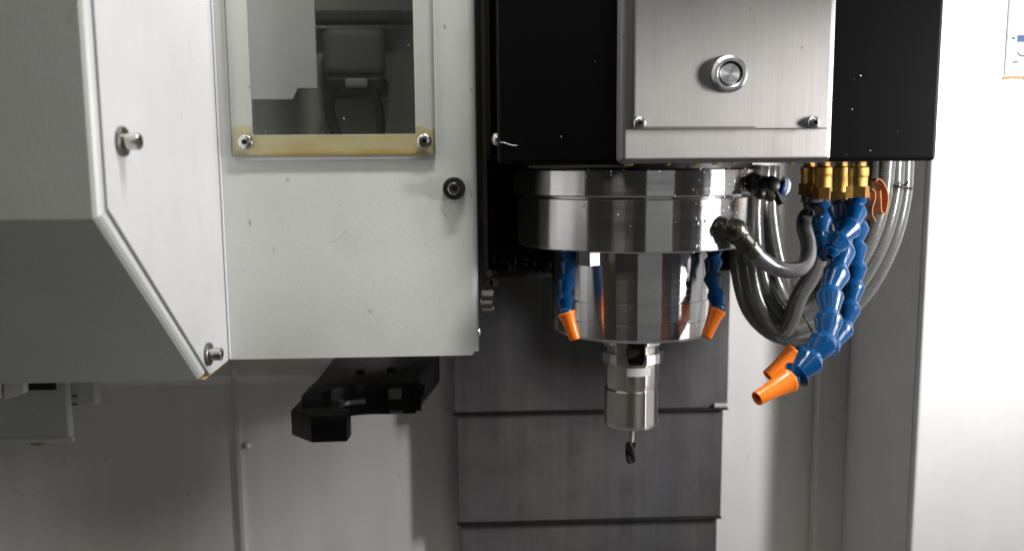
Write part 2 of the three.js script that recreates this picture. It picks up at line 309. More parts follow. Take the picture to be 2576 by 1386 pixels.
// profile of the hood, [z, y]
const zN = -(-at(510, 948, 0.7235).z), pB = [-0.7235, at(510, 948, 0.7235).y], pK = [-0.5436, at(285, 550, 0.5436).y];
const hoodProfile = [[-D, YB], [-0.7235, YB], [-0.5436, pK[1]], [-0.5436, TOP + 0.2], [-D, TOP + 0.2]];
{ // side sheet of the cabinet: inset from the hood's rounded rim by a narrow gap
  const ins = 0.0085, a = Math.atan2(pK[1] - YB, -0.5436 + 0.7235), t = Math.tan((Math.PI / 2 - a) / 2), k = ins / Math.sin(a);
  const inner = [[-D, YB], [-0.7235 - k, YB], [-0.5436 - ins, pK[1] + ins * t], [-0.5436 - ins, TOP - 0.001], [-D, TOP - 0.001]];
  const ins2 = 0.0116, k2 = ins2 / Math.sin(a);
  const panel = [[-D + 0.0002, YB], [-0.7235 - k2, YB], [-0.5436 - ins2, pK[1] + ins2 * t], [-0.5436 - ins2, TOP - 0.002], [-D + 0.0002, TOP - 0.002]];
  const side = part('side_sheet', prism(panel, 0.0118, 'x', 0.0008, XL - 0.0118), M.panel, cab);
  for (const [px, py] of [[302, 356], [520, 891]]) { const w = ray(px, py), p = w.multiplyScalar(XL / w.x).add(camera.position); longBolt(cab, V(XL + 0.0002, p.y, p.z), XF); }
  part('rust_line', box(XL - 0.0116, XL + 0.0004, YB - 0.0004, YB + 0.0006, -0.7245, -D + 0.004, 0.0003), M.rustDull, cab);
  const hood = thing('hood', 'grey angled hood with rounded edges in front of the cabinet', 'hood', [XL - 0.3, YB, -0.62]);
  // hood with a pocket for the side sheet
  const outer = hoodProfile.map((p) => [p[0], Math.min(p[1], TOP - 0.001)]);
  const bodyG = prism([[-D - 0.04, YB + 0.0035], [-D - 0.04, TOP - 0.001], ...outer.slice(0, 4).reverse().map((p) => p)], 0.75, 'x', 0.007, XL - 0.001 - 0.75);
  const pocket = prism([[-D - 0.1, YB - 0.05], [inner[1][0] - 0.05 / Math.tan(a), YB - 0.05], inner[2], [inner[2][0], TOP + 0.1], [-D - 0.1, TOP + 0.1]], 0.2, 'x', 0, XL - 0.0122);
  const ev = new Evaluator(); ev.attributes = ['position', 'normal', 'uv']; ev.useGroups = false;
  const A = new Brush(bodyG), B = new Brush(pocket); A.updateMatrixWorld(); B.updateMatrixWorld();
  const g = ev.evaluate(A, B, SUBTRACTION).geometry; g.clearGroups();
  part('hood_shell', g, M.hood, hood);
  const rd = at(428, 951, 0.75); part('rust_drop', new THREE.SphereGeometry(0.0022, 12, 8).scale(1.5, 0.6, 1).translate(rd.x, YB + 0.0036, -0.745), M.rust, hood);
}
{ // window pane, oil behind it, screws
  const x0 = at(586, 390, D).x, x1 = at(1095, 390, D).x, y0 = at(840, 391, D).y, z0 = -D + 0.0012;
  const pane = part('window_pane', box(x0, x1, y0, TOP - 0.03, z0, z0 + 0.004, 0.0004), M.pane, cab, { label: 'clear acrylic pane screwed over the opening' });
  for (const x of [x0 - 0.0004, x1]) part('pane_edge', box(x, x + 0.0004, y0, TOP - 0.03, z0, z0 + 0.004, 0), M.paneEdge, pane);
  part('pane_edge', box(x0, x1, y0 - 0.0004, y0, z0, z0 + 0.004, 0), M.paneEdge, pane);
  // oil held between pane and sheet: a U along the lower border with an uneven outline
  const yTop = at(610, 317, D).y, yTop2 = at(1070, 322, D).y, s = new THREE.Shape();
  s.moveTo(x0 + 0.0012, y0 + 0.0008); s.lineTo(x1 - 0.0012, y0 + 0.0008); s.lineTo(x1 - 0.0012, yTop2 - 0.002); s.quadraticCurveTo(x1 - 0.006, yTop2 - 0.0012, x1 - 0.0105, yTop2 + 0.0012); s.lineTo(wx1 + 0.001, yTop2 + 0.0018);
  s.lineTo(wx1 + 0.001, wy0 - 0.0006); s.lineTo(wx0 - 0.001, wy0 - 0.0006); s.lineTo(wx0 - 0.001, yTop + 0.0005); s.quadraticCurveTo((x0 + wx0) / 2, yTop + 0.0012, x0 + 0.0012, yTop - 0.0008);
  const g = new THREE.ExtrudeGeometry(s, { depth: 0.0006, bevelEnabled: false }), p = g.attributes.position, uv = g.attributes.uv;
  for (let i = 0; i < p.count; i++) uv.setXY(i, (p.getX(i) - x0) / (x1 - x0), (p.getY(i) - y0) / (yTop - y0));
  g.translate(0, 0, -D + 0.0003);
  part('oil_film', g, M.oil, cab, { label: 'yellow oil trapped under the pane' });
  for (const [px, py] of [[615, 357], [1067, 355]]) { const q = at(px, py, D - 0.007); domeScrew(cab, V(q.x, q.y, z0 + 0.0042), ZF, 0.0067, 0.0046); }
  // black ringed bolt below the window
  const q = at(1142, 474, D - 0.004), b = longBolt(cab, V(q.x, q.y, -D + 0.0002), ZF);
  part('collar', along(lathe([[0.0055, 0.0029], [0.0100, 0.0029], [0.0103, 0.0042], [0.0094, 0.0066], [0.0072, 0.0072], [0.0056, 0.0066]], 40), V(q.x, q.y, -D), V(q.x, q.y, 0)), M.rubber, b);
  part('socket', along(hex(0.0029, 0.0005).translate(0, 0.0086, 0), V(q.x, q.y, -D), V(q.x, q.y, 0)), M.rustHole, b);
  // coolant droplets and chips stuck to the pane
  const drops = []; for (let i = 0; i < 60; i++) { const px = 640 + 395 * rnd(), py = 10 + 325 * Math.pow(rnd(), 0.8), R = 0.00016 + 0.0005 * Math.pow(rnd(), 6), w = at(px, py, D - 0.005); const d = new THREE.SphereGeometry(R, 8, 6); d.scale(1, 1 + rnd(), 0.6); d.translate(w.x, w.y, z0 + 0.004); drops.push(d); }
  part('droplets', merged(drops), M.droplet, cab, { kind: 'stuff' });
}
for (const [px, py, dx] of [[1213, 833, 0]]) {                // acorn nut on the edge of the cabinet
  const q = at(px, py, 0.83); domeScrew(cab, V(XR - 0.002, q.y, -0.83), XF, 0.006, 0.0055, 'nut');
}
{ // tool magazine seen through the window
  const t = thing('tool_magazine', 'dark tool magazine with a grey plate behind the cabinet window', 'tool magazine', at(840, 200, 0.98));
  const a = at(600, 300, 1.03), b = at(797, 222, 1.03), c = at(735, 250, 1.03);
  part('plate', prism([[a.x, c.y], [c.x, c.y], [c.x + 0.006, b.y], [b.x, b.y], [b.x, TOP - 0.1], [a.x, TOP - 0.1]], 0.006, 'z', 0.001, -1.036), M.magPlate, t);
  const m = at(898, 210, 1.04), Q = (x, y, d = 1.045) => at(x, y, d);
  const b0 = Q(812, 240), b1 = Q(968, 186); part('pot_body', new RoundedBoxGeometry(b1.x - b0.x, b1.y - b0.y, 0.05, 4, 0.008).translate((b0.x + b1.x) / 2, (b0.y + b1.y) / 2, -1.07), M.rubber, t);
  part('pot_arm', tube([Q(838, 225), Q(829, 262), Q(832, 300), Q(850, 345), Q(890, 372)], 0.0062, 30, 12), M.rubber, t);
  part('pot_arm', tube([Q(940, 225), Q(951, 262), Q(957, 300), Q(957, 350)], 0.0055, 30, 12), M.rubber, t);
  part('pot_key', new RoundedBoxGeometry(0.026, 0.0105, 0.008, 3, 0.0035).translate(m.x, m.y, m.z + 0.006), M.grey, t);
  const u0 = Q(806, 190), u1 = Q(962, 60); part('pot_cover', new RoundedBoxGeometry(u1.x - u0.x, u1.y - u0.y, 0.03, 4, 0.012).translate((u0.x + u1.x) / 2, (u0.y + u1.y) / 2, -1.075), M.magPot, t);
  part('rail', box(at(740, 5, 1.03).x, at(1060, 5, 1.03).x, at(880, 45, 1.03).y, at(880, 8, 1.03).y, -1.09, -1.07, 0.006), M.darkGrey, t);
  part('backing', box(a.x, at(1060, 5, 1.09).x, at(900, 360, 1.09).y, TOP - 0.1, -1.112, -1.104, 0), M.magBack, t);
}
// ---------------------------------------------------------------- boxes below the hood
{
  const d = 0.95, x1 = at(164, 960, d).x, y0 = at(100, 1108, d).y, y1 = at(100, 930, d).y;
  const t = thing('junction_box', 'olive grey box with a rusty lower lip hanging below the hood', 'box', [x1 - 0.06, y0, -d]);
  part('box_shell', box(x1 - 0.25, x1, y0, y1 + 0.1, -d - 0.012, -d, 0.003), M.paint, t);
  part('lower_lip', box(x1 - 0.25, x1 + 0.006, y0 - 0.0008, y0 + 0.004, -d + 0.0003, -d + 0.008, 0.0015), M.panel, t);
  const drip = new THREE.SphereGeometry(0.008, 16, 8); drip.scale(1, 0.3, 0.4); const q = at(97, 1112, d); drip.translate(q.x, q.y, -d + 0.004);
  part('rust_drip', drip, M.rust, t);
  const u = thing('small_box', 'small grey box with two dark slots beside the olive grey box', 'box', [x1 + 0.02, at(200, 1022, 1.0).y, -1.0]);
  const bx0 = at(150, 980, 1.0).x, bx1 = at(238, 980, 1.0).x, by0 = at(200, 1022, 1.0).y;
  part('box_shell', box(bx0, bx1, by0, by0 + 0.09, -1.015, -1.0, 0.003), M.paint, u);
  for (const py of [996, 1017]) part('slot', box(bx0 + 0.004, at(193, py, 1).x, at(200, py, 1).y - 0.0008, at(200, py, 1).y + 0.0012, -1.0003, -0.9992, 0), M.olive, u);
  const w = thing('bracket', 'pale folded bracket with a dark slit below the hood', 'bracket', at(40, 990, 0.9));
  const z = -0.9, A = (px, py) => { const v = at(px, py, 0.9); return [v.x, v.y]; };
  part('plate', prism([A(20, 1000), A(70, 984), A(70, 930), A(20, 930)], 0.01, 'z', 0.0008, z), M.wallWhite, w);
  part('plate', prism([A(-30, 1001), A(12, 996), A(14, 930), A(-30, 930)], 0.01, 'z', 0.0008, z), M.wallWhite, w);
  part('backing', box(A(-30, 0)[0], A(60, 0)[0], A(0, 984)[1], A(0, 930)[1], z - 0.004, z - 0.001, 0), M.hole, w);
}
// ---------------------------------------------------------------- gripper arm
{
  const yT = EYE - 0.245, t = thing('gripper_arm', 'black oxide tool changer arm with a hooked gripper under the cabinet', 'gripper arm', [-0.12, yT - 0.04, -1.0]);
  const on = (px, py, y) => { const w = ray(px, py), k = (y - EYE) / w.y; return [w.x * k, w.z * k]; };
  const B = (px, py) => on(px, py, yT), yFi = yT - 0.0085, Fp = (px, py) => on(px, py, yFi);
  // body: plan outline of its top face, with the round jaw on its front
  const zf = B(919.5, 965)[1], body = [[919.5, 965], [900, 966.4], [881.5, 968.3], [864, 970.7], [848.4, 973.8], [837, 976.6], [826.4, 980], [816, 984.4], [809, 988], [757, 996.5], [776.7, 972.5], [793, 959.5], [839, 901], [850, 890], [1105, 890], [1099, 899]].map((q) => B(...q)); body.unshift([at(1043, 955, -zf).x, zf]);
  part('arm_body', prism(body.reverse(), 0.036, 'y', 0.0011, yT - 0.036, null, 0.32), M.oxide, t);
  const fing = [[757, 1004], [812, 1004], [815, 1016], [832, 1020], [850, 1022.5], [866, 1024], [878, 1026], [881.5, 1030], [878, 1037], [870.5, 1045.5], [780.4, 1048.3], [730.7, 1030.8], [742.7, 1018]].map((q) => Fp(...q));
  part('gripper_finger', prism(fing, 0.0275, 'y', 0.0016, yFi - 0.0275, null, 0.4), M.oxide, t);
  // lower ridge of the jaw that fits the groove of a tool holder
  const yR = yT - 0.0165, Rp = (px, py) => on(px, py, yR);
  part('grip_ridge', prism([[919, 996], [895, 998], [872, 1001], [850, 1006], [832, 1012], [819, 1018], [850, 1024], [858, 1017], [868, 1011], [880, 1007.5], [900, 1005.5], [919, 1004.5]].map((q) => Rp(...q)), 0.005, 'y', 0.0008, yR - 0.005), M.jaw, t);
  const zFr = zf;
  const p = at(1000, 998, -zFr), pin = part('plunger', along(lathe([[0, 0], [0.0150, 0], [0.0150, 0.004], [0.0142, 0.0056], [0.0125, 0.0062], [0.0122, 0.005], [0, 0.005]], 48), V(p.x, p.y, zFr + 0.0005), V(p.x, p.y, 0)), M.oxide, t);
  const f0 = at(977, 1000, -zFr), f1 = at(1010, 973, -zFr); part('plunger_flat', box(f0.x, f1.x, f0.y, f1.y, zFr + 0.0045, zFr + 0.0085, 0.0022), M.flat, pin);
  const g0 = at(979, 1041, -zFr), g1 = at(1012, 1028, -zFr); part('plunger_tab', box(g0.x, g1.x, g0.y, g1.y, zFr - 0.006, zFr + 0.0035, 0.002), M.flat, t);
  const s0 = at(1041, 1035, -zFr), s1 = at(1058, 955, -zFr), k = []; for (let i = 0; i < 12; i++) { const y = s0.y + (s1.y - s0.y) * i / 12; k.push(box(s0.x, s1.x, y, y + 0.0021, zFr - 0.006, zFr - 0.0012 + 0.0008 * (i % 3), 0.0006)); }
  part('serration', merged(k), M.oxide, t, { kind: 'stuff' });
  const e0 = B(1052, 950); part('side_pad', along(lathe([[0, 0], [0.009, 0], [0.009, 0.004], [0.008, 0.005], [0, 0.005]], 32), V(s1.x - 0.001, p.y + 0.001, zFr - 0.016), V(s1.x + 1, p.y + 0.001, zFr - 0.016)), M.oxide, t);
  for (const [px, py] of [[905, 935], [985, 930]]) { const q = B(px, py); part('bolt', lathe([[0, 0], [0.0055, 0], [0.0055, 0.0022], [0.0048, 0.003], [0.0026, 0.003], [0.0026, 0.0012], [0, 0.0012]], 28).translate(q[0], yT + 0.0001, q[1]), M.oxide, t); }
  const ch = []; for (let i = 0; i < 46; i++) { const q = B(835 + 215 * rnd(), 903 + 50 * rnd()), x = q[0], z = q[1], s = 0.0003 + 0.0007 * rnd() * rnd(); ch.push(new THREE.IcosahedronGeometry(s, 0).translate(x, yT + s * 0.4, z)); }
  part('chips', merged(ch), M.chip, t, { kind: 'stuff' });
}
// ---------------------------------------------------------------- telescopic way cover and column
{
  const t = thing('way_cover', 'telescopic dark steel way cover in three overlapping plates behind the spindle', 'way cover', [at(1480, 1386, 1.15).x, EYE - 0.95, -1.16]);
  const rows = [[1139, 1834, 560, 1038, 1.135], [1152, 1815, 1000, 1313, 1.146], [1164, 1797, 1280, 1800, 1.157]];
  for (const [xa, xb, ya, yb, d] of rows) {
    const x0 = at(xa, (ya + yb) / 2 + 100, d).x, x1 = at(xb, (ya + yb) / 2 + 100, d).x, y0 = Math.max(at(1480, yb, d).y, EYE - 0.949), y1 = at(1480, ya, d).y;
    const pl = part('cover_plate', box(x0, x1, y0 + 0.0032, y1, -d - 0.038, -d, 0.0015), M.cover, t);
    part('wiper_lip', box(x0 - 0.001, x1 + 0.001, y0, y0 + 0.003, -d - 0.02, -d + 0.0022, 0.001), M.rubber, pl);
  }
  const c = at(1797, 1021, 1.13); part('clip', box(c.x, c.x + 0.018, c.y - 0.002, c.y + 0.003, -1.134, -1.128, 0.001), M.chip, t);
  const y0 = at(1300, 690, 1.0).y, y1 = at(1300, 396, 1.0).y, x0 = at(1228, 500, 1.0).x, x1 = at(1838, 500, 1.02).x;
  const k = thing('spindle_column', 'black cast column block in the dark gap behind the spindle', 'column', [(x0 + x1) / 2, y0, -1.05]);
  part('casting', box(x0, x1, y0, y1, -1.125, -1.0, 0.006), M.blackCast, k);
  part('rear_plate', box(x0 - 0.03, x1, y1 + 0.001, TOP - 0.002, -1.13, -1.08, 0.002), M.olive, k);
  part('foot_plate', box(x0, x1 - 0.02, y0 - 0.008, y0 - 0.0005, -1.125, -1.03, 0.001), M.darkGrey, k);
  const ch = []; for (let i = 0; i < 26; i++) { const p = at(1235 + 150 * rnd(), 640 + 46 * Math.sqrt(rnd()), 0.999), g = new THREE.IcosahedronGeometry(0.0006 + 0.0016 * Math.pow(rnd(), 3), 0); g.scale(1, 1 + 2 * rnd(), 0.5); g.translate(p.x, p.y, -0.9995); ch.push(g); }
  part('chips', merged(ch), M.dullNut, k, { kind: 'stuff' });
  // narrow strip beside the cabinet with its nuts
  const s0 = at(1214, 500, 0.98).x, s1 = at(1226, 500, 0.98).x, sy = at(1220, 716, 0.98).y;
  const s = thing('guide_strip', 'narrow brownish metal strip in the gap between cabinet and spindle head', 'guide strip', [(s0 + s1) / 2, sy, -0.98]);
  part('strip', box(s0, s1, sy, TOP - 0.003, -0.986, -0.98, 0.001), M.olive, s);
  for (const [px, py, r] of [[1231, 688, 0.0045], [1230, 712, 0.005], [1243, 711, 0.0055]]) { const p = at(px, py, 0.972); part('nut', along(hex(r, 0.007), V(p.x, p.y, -0.979), V(p.x, p.y, 0)), M.screw, s); }
  for (const [px, py, r] of [[1226, 742, 0.006], [1223, 762, 0.0055], [1228, 778, 0.004]]) { const p = at(px, py, 0.9); part('nut', along(hex(r, 0.012), V(p.x - 0.006, p.y, -0.9), V(p.x + 0.01, p.y, -0.9)), M.dullNut, s); }
}
// ---------------------------------------------------------------- spindle head
const zH = 0.735, hx0 = at(1254, 300, zH).x, hx1 = at(2366, 250, zH).x, hy = at(1800, 409, zH).y, HT = TOP - 0.004;
const head = thing('headstock', 'black spindle head with a brushed steel front above the spindle', 'spindle head', [(hx0 + hx1) / 2, hy, -0.85]);
{
  part('black_cover', box(hx0, hx1, hy, HT, -1.075, -zH, 0.004), M.black, head);
  const sx0 = at(1561, 200, 0.712).x, sx1 = at(2102, 200, 0.712).x, sy0 = at(1800, 411, 0.712).y;
  part('steel_front', box(sx0, sx1, sy0, HT + 0.0005, -zH + 0.0003, -0.712, 0.0055), M.brushed, head);
  const ax0 = at(1597, 200, 0.708).x, ax1 = at(2088, 200, 0.708).x, ay0 = at(1800, 325, 0.708).y;
  const plate = part('access_plate', box(ax0, ax1, ay0, HT - 0.001, -0.7118, -0.7075, 0.0008), M.brushed, head);
  for (const [px, py] of [[1612, 309], [2053, 308]]) { const p = at(px, py, 0.703); domeScrew(plate, V(p.x, p.y, -0.7074), ZF, 0.0052, 0.0042); }
  const p = at(1839, 185, 0.703), o = V(p.x, p.y, -0.7074);
  const plug = part('push_plug', along(lathe([[0.0146, 0], [0.0146, 0.0016], [0.0125, 0.0038], [0.0104, 0.0038], [0.0098, 0.0033], [0.0098, 0.001]], 64, 0.35), o, o.clone().add(ZF)), M.plug, plate);
  plug.userData.label = 'round steel push plug';
  const b = part('plug_button', along(lathe([[0.0083, 0.0005], [0.0083, 0.0026], [0.0079, 0.003], [0, 0.003]], 48, 0.4), o, o.clone().add(ZF)), M.turned, plate);
  part('plug_gasket', along(lathe([[0.0097, 0.0011], [0.0084, 0.0011]], 48), o, o.clone().add(ZF)), M.hole, plate);
  part('edge_strip', prism([[at(1614, 324.5, 0.707).x, at(1614, 324.5, 0.707).y], [at(1908, 325, 0.707).x, at(1908, 325, 0.707).y], [at(1899, 318, 0.707).x, at(1899, 318, 0.707).y], [at(1614, 318.5, 0.707).x, at(1614, 318.5, 0.707).y]], 0.0006, 'z', 0, -0.7074), M.dullStrip, plate);
  // screw on the flank, pale scratch with a swarf thread
  const q = at(1244, 350, 0.78); domeScrew(head, V(hx0 - 0.0001, q.y, -0.78), V(-1, 0, 0), 0.006, 0.005);
  const th = tube([at(1258, 358, 0.7345), at(1270, 359, 0.7335), at(1277, 362, 0.7343), at(1288, 365, 0.7335), at(1301, 366, 0.7345)], 0.00035, 24, 6);
  part('swarf_thread', th, M.chip, head);
  const chips = []; for (const [px, py, r] of [[1412, 344, 0.0009], [1498, 155, 0.0006], [2166, 190, 0.0008], [2150, 200, 0.0004], [2162, 150, 0.0004], [2145, 275, 0.0005], [2260, 330, 0.0004], [2190, 378, 0.0004], [2130, 388, 0.0004]]) { const w = at(px, py, zH); chips.push(new THREE.IcosahedronGeometry(r * 0.62, 0).translate(w.x, w.y, -zH)); }
  part('chips', merged(chips), M.chip, head, { kind: 'stuff' });
  // oil beads along the lower edge
  const dr = []; for (const px of [1580, 1588, 1680, 1752, 1760, 1797, 1805, 1845, 1990]) { const w = at(px, 412, 0.722), g = new THREE.SphereGeometry(0.0009 + 0.0009 * rnd(), 10, 8); g.scale(1.8, 0.9, 1); dr.push(g.translate(w.x, sy0 - 0.0004, -0.722)); }
  part('oil_beads', merged(dr), M.amber, head, { kind: 'stuff' });
  part('gasket', lathe([[0, -0.012], [0.1145, -0.012], [0.1145, 0.0], [0, 0.0]], 96).translate(at(1592, 420, 0.866).x, hy - 0.0003, -0.866), M.rubber, head);
  part('bottom_lip', box(at(1330, 414, 0.75).x, at(1570, 414, 0.75).x, hy - 0.0034, hy - 0.0004, -0.775, -0.742, 0.001), M.bronze, head);
}
// ---------------------------------------------------------------- spindle
const SX = at(1594, 560, 0.866).x, SZ = -0.866;
const yy = (py, d) => at(1594, py, d).y;
const sp = thing('spindle', 'polished round steel spindle nose hanging under the brushed steel front', 'spindle', [SX, yy(862, 0.784), SZ]);
{
  const R1 = 0.1205, R2 = 0.1168, R3 = 0.0815, y0 = yy(426, 0.7455), y1 = yy(499, 0.7475), y2 = yy(638.5, 0.7492), y3 = yy(768, 0.7845), y4 = yy(820, 0.7845), y5 = yy(866, 0.7865);
  const put = (g) => g.translate(SX, 0, SZ), c = 0.0012;
  part('upper_flange', put(lathe([[0.02, y0], [R1 - c, y0], [R1, y0 - c], [R1, y1 + 0.002], [R1 - 0.001, y1 + 0.0007], [R2 - 0.004, y1 + 0.0007]], 160)), M.turned, sp);
  part('lower_flange', put(lathe([[R2 - 0.0045, y1 + 0.001], [R2 - 0.0045, y1 - 0.0012], [R2 - 0.001, y1 - 0.0012], [R2, y1 - 0.0022], [R2, y2 + c], [R2 - c, y2], [0.05, y2]], 160)), M.turned, sp);
  const gr = 0.0008;
  part('nose', put(lathe([[R3, y2 - 0.0001], [R3, y3 + gr], [R3 - 0.0012, y3 + gr * 0.6], [R3 - 0.0012, y3 - gr * 0.6], [R3, y3 - gr]], 160)), M.turned, sp);
  part('nose_ring', put(lathe([[R3 - 0.0004, y3 - gr * 1.05], [R3 - 0.0002, y4 + gr], [R3 - 0.0014, y4 + gr * 0.6], [R3 - 0.0014, y4 - gr * 0.6], [R3 - 0.0004, y4 - gr]], 160)), M.turned, sp);
  part('nose_cap', put(lathe([[R3 - 0.0006, y4 - gr * 1.05], [R3 - 0.0006, y5 + 0.003], [R3 - 0.003, y5], [0.02, y5]], 160)), M.turned, sp);
  // bolt heads on the underside of the flange, a hex plug with its nut
  for (const px of [1705, 1742, 1660]) { const p = at(px, 641, 0.77); part('bolt', along(lathe([[0, 0], [0.0042, 0], [0.0042, 0.002], [0, 0.002]], 20), V(p.x, y2 - 0.0002, -0.775), V(p.x, 0, -0.775)), M.screw, sp); }
  const h = at(1481, 640, 0.775); part('hex_plug', hex(0.0108, 0.012).translate(h.x, y2 - 0.0122, h.z), M.chrome, sp);
  const h2 = at(1461, 640, 0.79); part('hex_plug', hex(0.0085, 0.0115).rotateY(0.4).translate(h2.x, y2 - 0.0117, h2.z), M.chrome, sp);
  // chips and drops stuck to the polished flange
  const ch = []; for (let i = 0; i < 150; i++) { const a = (0.28 + 0.55 * rnd() - (i % 5 ? 0 : 1.2 * rnd())), y = y0 + (y2 - y0) * Math.pow(rnd(), 1.4), R = y > y1 ? R1 : R2, s = 0.0003 + 0.0007 * Math.pow(rnd(), 4); const g = new THREE.IcosahedronGeometry(s, 1); g.scale(1, 1 + rnd() * 1.5, 1); ch.push(g.translate(SX + R * Math.sin(a), y, SZ + R * Math.cos(a))); }
  part('chips', merged(ch), M.chip, sp, { kind: 'stuff' });
}
// ---------------------------------------------------------------- tool holder and end mill
{
  const X = at(1588, 980, 0.866).x, Y = (zy, rr = 0.031) => at(1588, (1230 + zy / 2.431) * 0.6708, 0.866 - rr).y, put = (g) => g.translate(X, 0, SZ);
  const t = thing('tool_holder', 'bright steel tool holder with a collet nut below the spindle nose', 'tool holder', [X, Y(955), SZ]);
  const k = 0.0005;
  const y0 = Y(120), y1 = Y(178), y2 = Y(205), y3 = Y(248), y4 = Y(290), y5 = Y(352), y6 = Y(545), y7 = Y(590), y8 = Y(600), y9 = Y(636), y10 = Y(955);
  const fl = new Brush(put(lathe([[0, y0], [0.0318 - k, y0], [0.0318, y0 - k], [0.0318, y1], [0.0275, y2], [0.0275, y3], [0.0318, y4 + 0.003], [0.0318, y5 + k], [0.0318 - k, y5], [0, y5]], 128, 0.3)));
  const slot = new Brush(prism(Array.from({ length: 19 }, (_, i) => { const a = Math.PI + Math.PI * i / 18; return [X - 0.0008 + 0.0087 * Math.cos(a), Y(262) + 0.0125 * Math.sin(a)]; }).concat([[X + 0.0079, y0 + 0.01], [X - 0.0095, y0 + 0.01]]), 0.03, 'z', 0, SZ + 0.0215));
  fl.updateMatrixWorld(); slot.updateMatrixWorld();
  const ev = new Evaluator(); ev.attributes = ['position', 'normal', 'uv']; ev.useGroups = false;
  const fg = ev.evaluate(fl, slot, SUBTRACTION).geometry; fg.clearGroups();
  const flange = part('flange', fg, M.holder, t);
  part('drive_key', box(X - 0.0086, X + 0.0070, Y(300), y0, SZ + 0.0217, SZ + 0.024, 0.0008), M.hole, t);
  part('shank', put(lathe([[0, y5 - 0.0001], [0.0272, y5 - 0.0001], [0.0277, y5 - 0.0008], [0.0277, y6], [0.0262, y7], [0.0255, y9], [0, y9]], 128, 0.3)), M.holder, t);
  part('collet_nut', put(lathe([[0.0235, y8], [0.0262, y8 + 0.0002], [0.0274, y8 - 0.0014], [0.0274, y10 + 0.0035], [0.0258, y10], [0.0045, y10 - 0.0001]], 128, 0.3)), M.holder, t);
  // paper label wrapped round the shank
  const lab = new THREE.CylinderGeometry(0.02795, 0.02795, Y(378) - Y(455), 32, 1, true, -0.34, 0.90); lab.translate(X, (Y(378) + Y(455)) / 2, SZ);
  part('label', lab, M.label, t);
  const m = thing('end_mill', 'small dark fluted end mill clamped in the collet nut', 'end mill', [X, Y(1250, 0.004), SZ]);
  part('shank', put(lathe([[0, y10 + 0.004], [0.0042, y10 + 0.004], [0.0042, Y(1040, 0.004)], [0.0036, Y(1048, 0.004)], [0, Y(1048, 0.004)]], 40)), M.holder, m);
  // fluted cutter: a four lobed section twisted along the axis
  const n = 64, rows = 48, L = Y(1040, 0.004) - Y(1246, 0.004), pos = [], idx = [];
  for (let j = 0; j <= rows; j++) for (let i = 0; i < n; i++) {
    const v = j / rows, a = i / n * 2 * Math.PI, w = a * 3 + v * 7.5, s = ((w / (2 * Math.PI)) % 1 + 1) % 1;
    let r = 0.0054 * (s < 0.3 ? 1 : 0.64 + 0.36 * Math.pow(Math.abs((s - 0.62) / 0.38), 1.5)); if (v > 0.93) r *= 1 - 0.7 * (v - 0.93) / 0.07; if (v < 0.06) r = Math.min(r, 0.004);
    pos.push(X + r * Math.cos(a), Y(1040, 0.004) - v * L, SZ + r * Math.sin(a));
  }
  for (let j = 0; j < rows; j++) for (let i = 0; i < n; i++) { const a = j * n + i, b = j * n + (i + 1) % n; idx.push(a, b, a + n, b, b + n, a + n); }
  const g = new THREE.BufferGeometry(); g.setAttribute('position', new THREE.Float32BufferAttribute(pos, 3)); g.setIndex(idx); g.computeVertexNormals();
  part('flutes', uvBox(toCreasedNormals(g, 0.5)), M.carbide, m);
}
// ---------------------------------------------------------------- blue segmented coolant hoses with orange nozzles
function segment(a, b, r) {
  const L = a.distanceTo(b), pr = [[0.50, -0.10], [0.68, -0.06], [0.76, 0.02], [0.80, 0.07], [0.90, 0.14], [0.98, 0.22], [1.0, 0.27], [0.985, 0.32], [0.90, 0.46], [0.80, 0.64], [0.71, 0.82], [0.64, 0.97], [0.60, 1.04], [0.45, 1.07]];
  return along(uvLathe(pr.map(([q, t]) => [q * r, t * L])), a, b);
}
function uvLathe(pr) { return toCreasedNormals(new THREE.LatheGeometry(pr.map((p) => new THREE.Vector2(p[0], p[1])), 36), 0.32); }
function nozzle(a, b, r0, r1) {
  const L = a.distanceTo(b), pr = [[r0 * 0.72, 0.10], [r0 * 0.80, 0.03], [r0 * 0.92, -0.01], [r0, 0.02], [r0 * 1.0, 0.06], [r0 * 0.92, 0.12], [r0 * 0.84, 0.22], [r0 * 0.78, 0.34], [r1 * 1.06, 0.66], [r1 * 1.0, 0.97], [r1 * 0.95, 1.0], [r1 * 0.72, 1.0], [r1 * 0.68, 0.9]];
  return along(uvLathe(pr.map(([q, t]) => [q, t * L])), a, b);
}
function coolantHose(label, joints, r, noz, first) {
  const P = joints.map((j) => at(j[0], j[1], j[2])), t = thing('coolant_hose', label, 'coolant hose', P[0], 'blue segmented coolant hoses');
  if (first) part('collar', along(lathe([[0, 0], [r * 0.86, 0], [r * 0.95, 0.002], [r * 0.95, 0.009], [r * 0.8, 0.011], [0, 0.011]], 36), P[0], P[1]), M.blue, t);
  for (let i = first ? 1 : 0; i < P.length - 1; i++) part('segment', segment(P[i], P[i + 1], Array.isArray(r) ? r[i] : r), M.blue, t);
  if (noz) {
    const a = at(...noz.a), b = at(...noz.b), e = P[P.length - 1];
    const ball = new THREE.SphereGeometry(noz.r0 * 0.80, 28, 20).translate(e.x, e.y, e.z);
    part('ball_joint', ball, M.blue, t);
    part('nozzle', nozzle(a, b, noz.r0, noz.r1), M.orange, t);
  }
  return t;
}
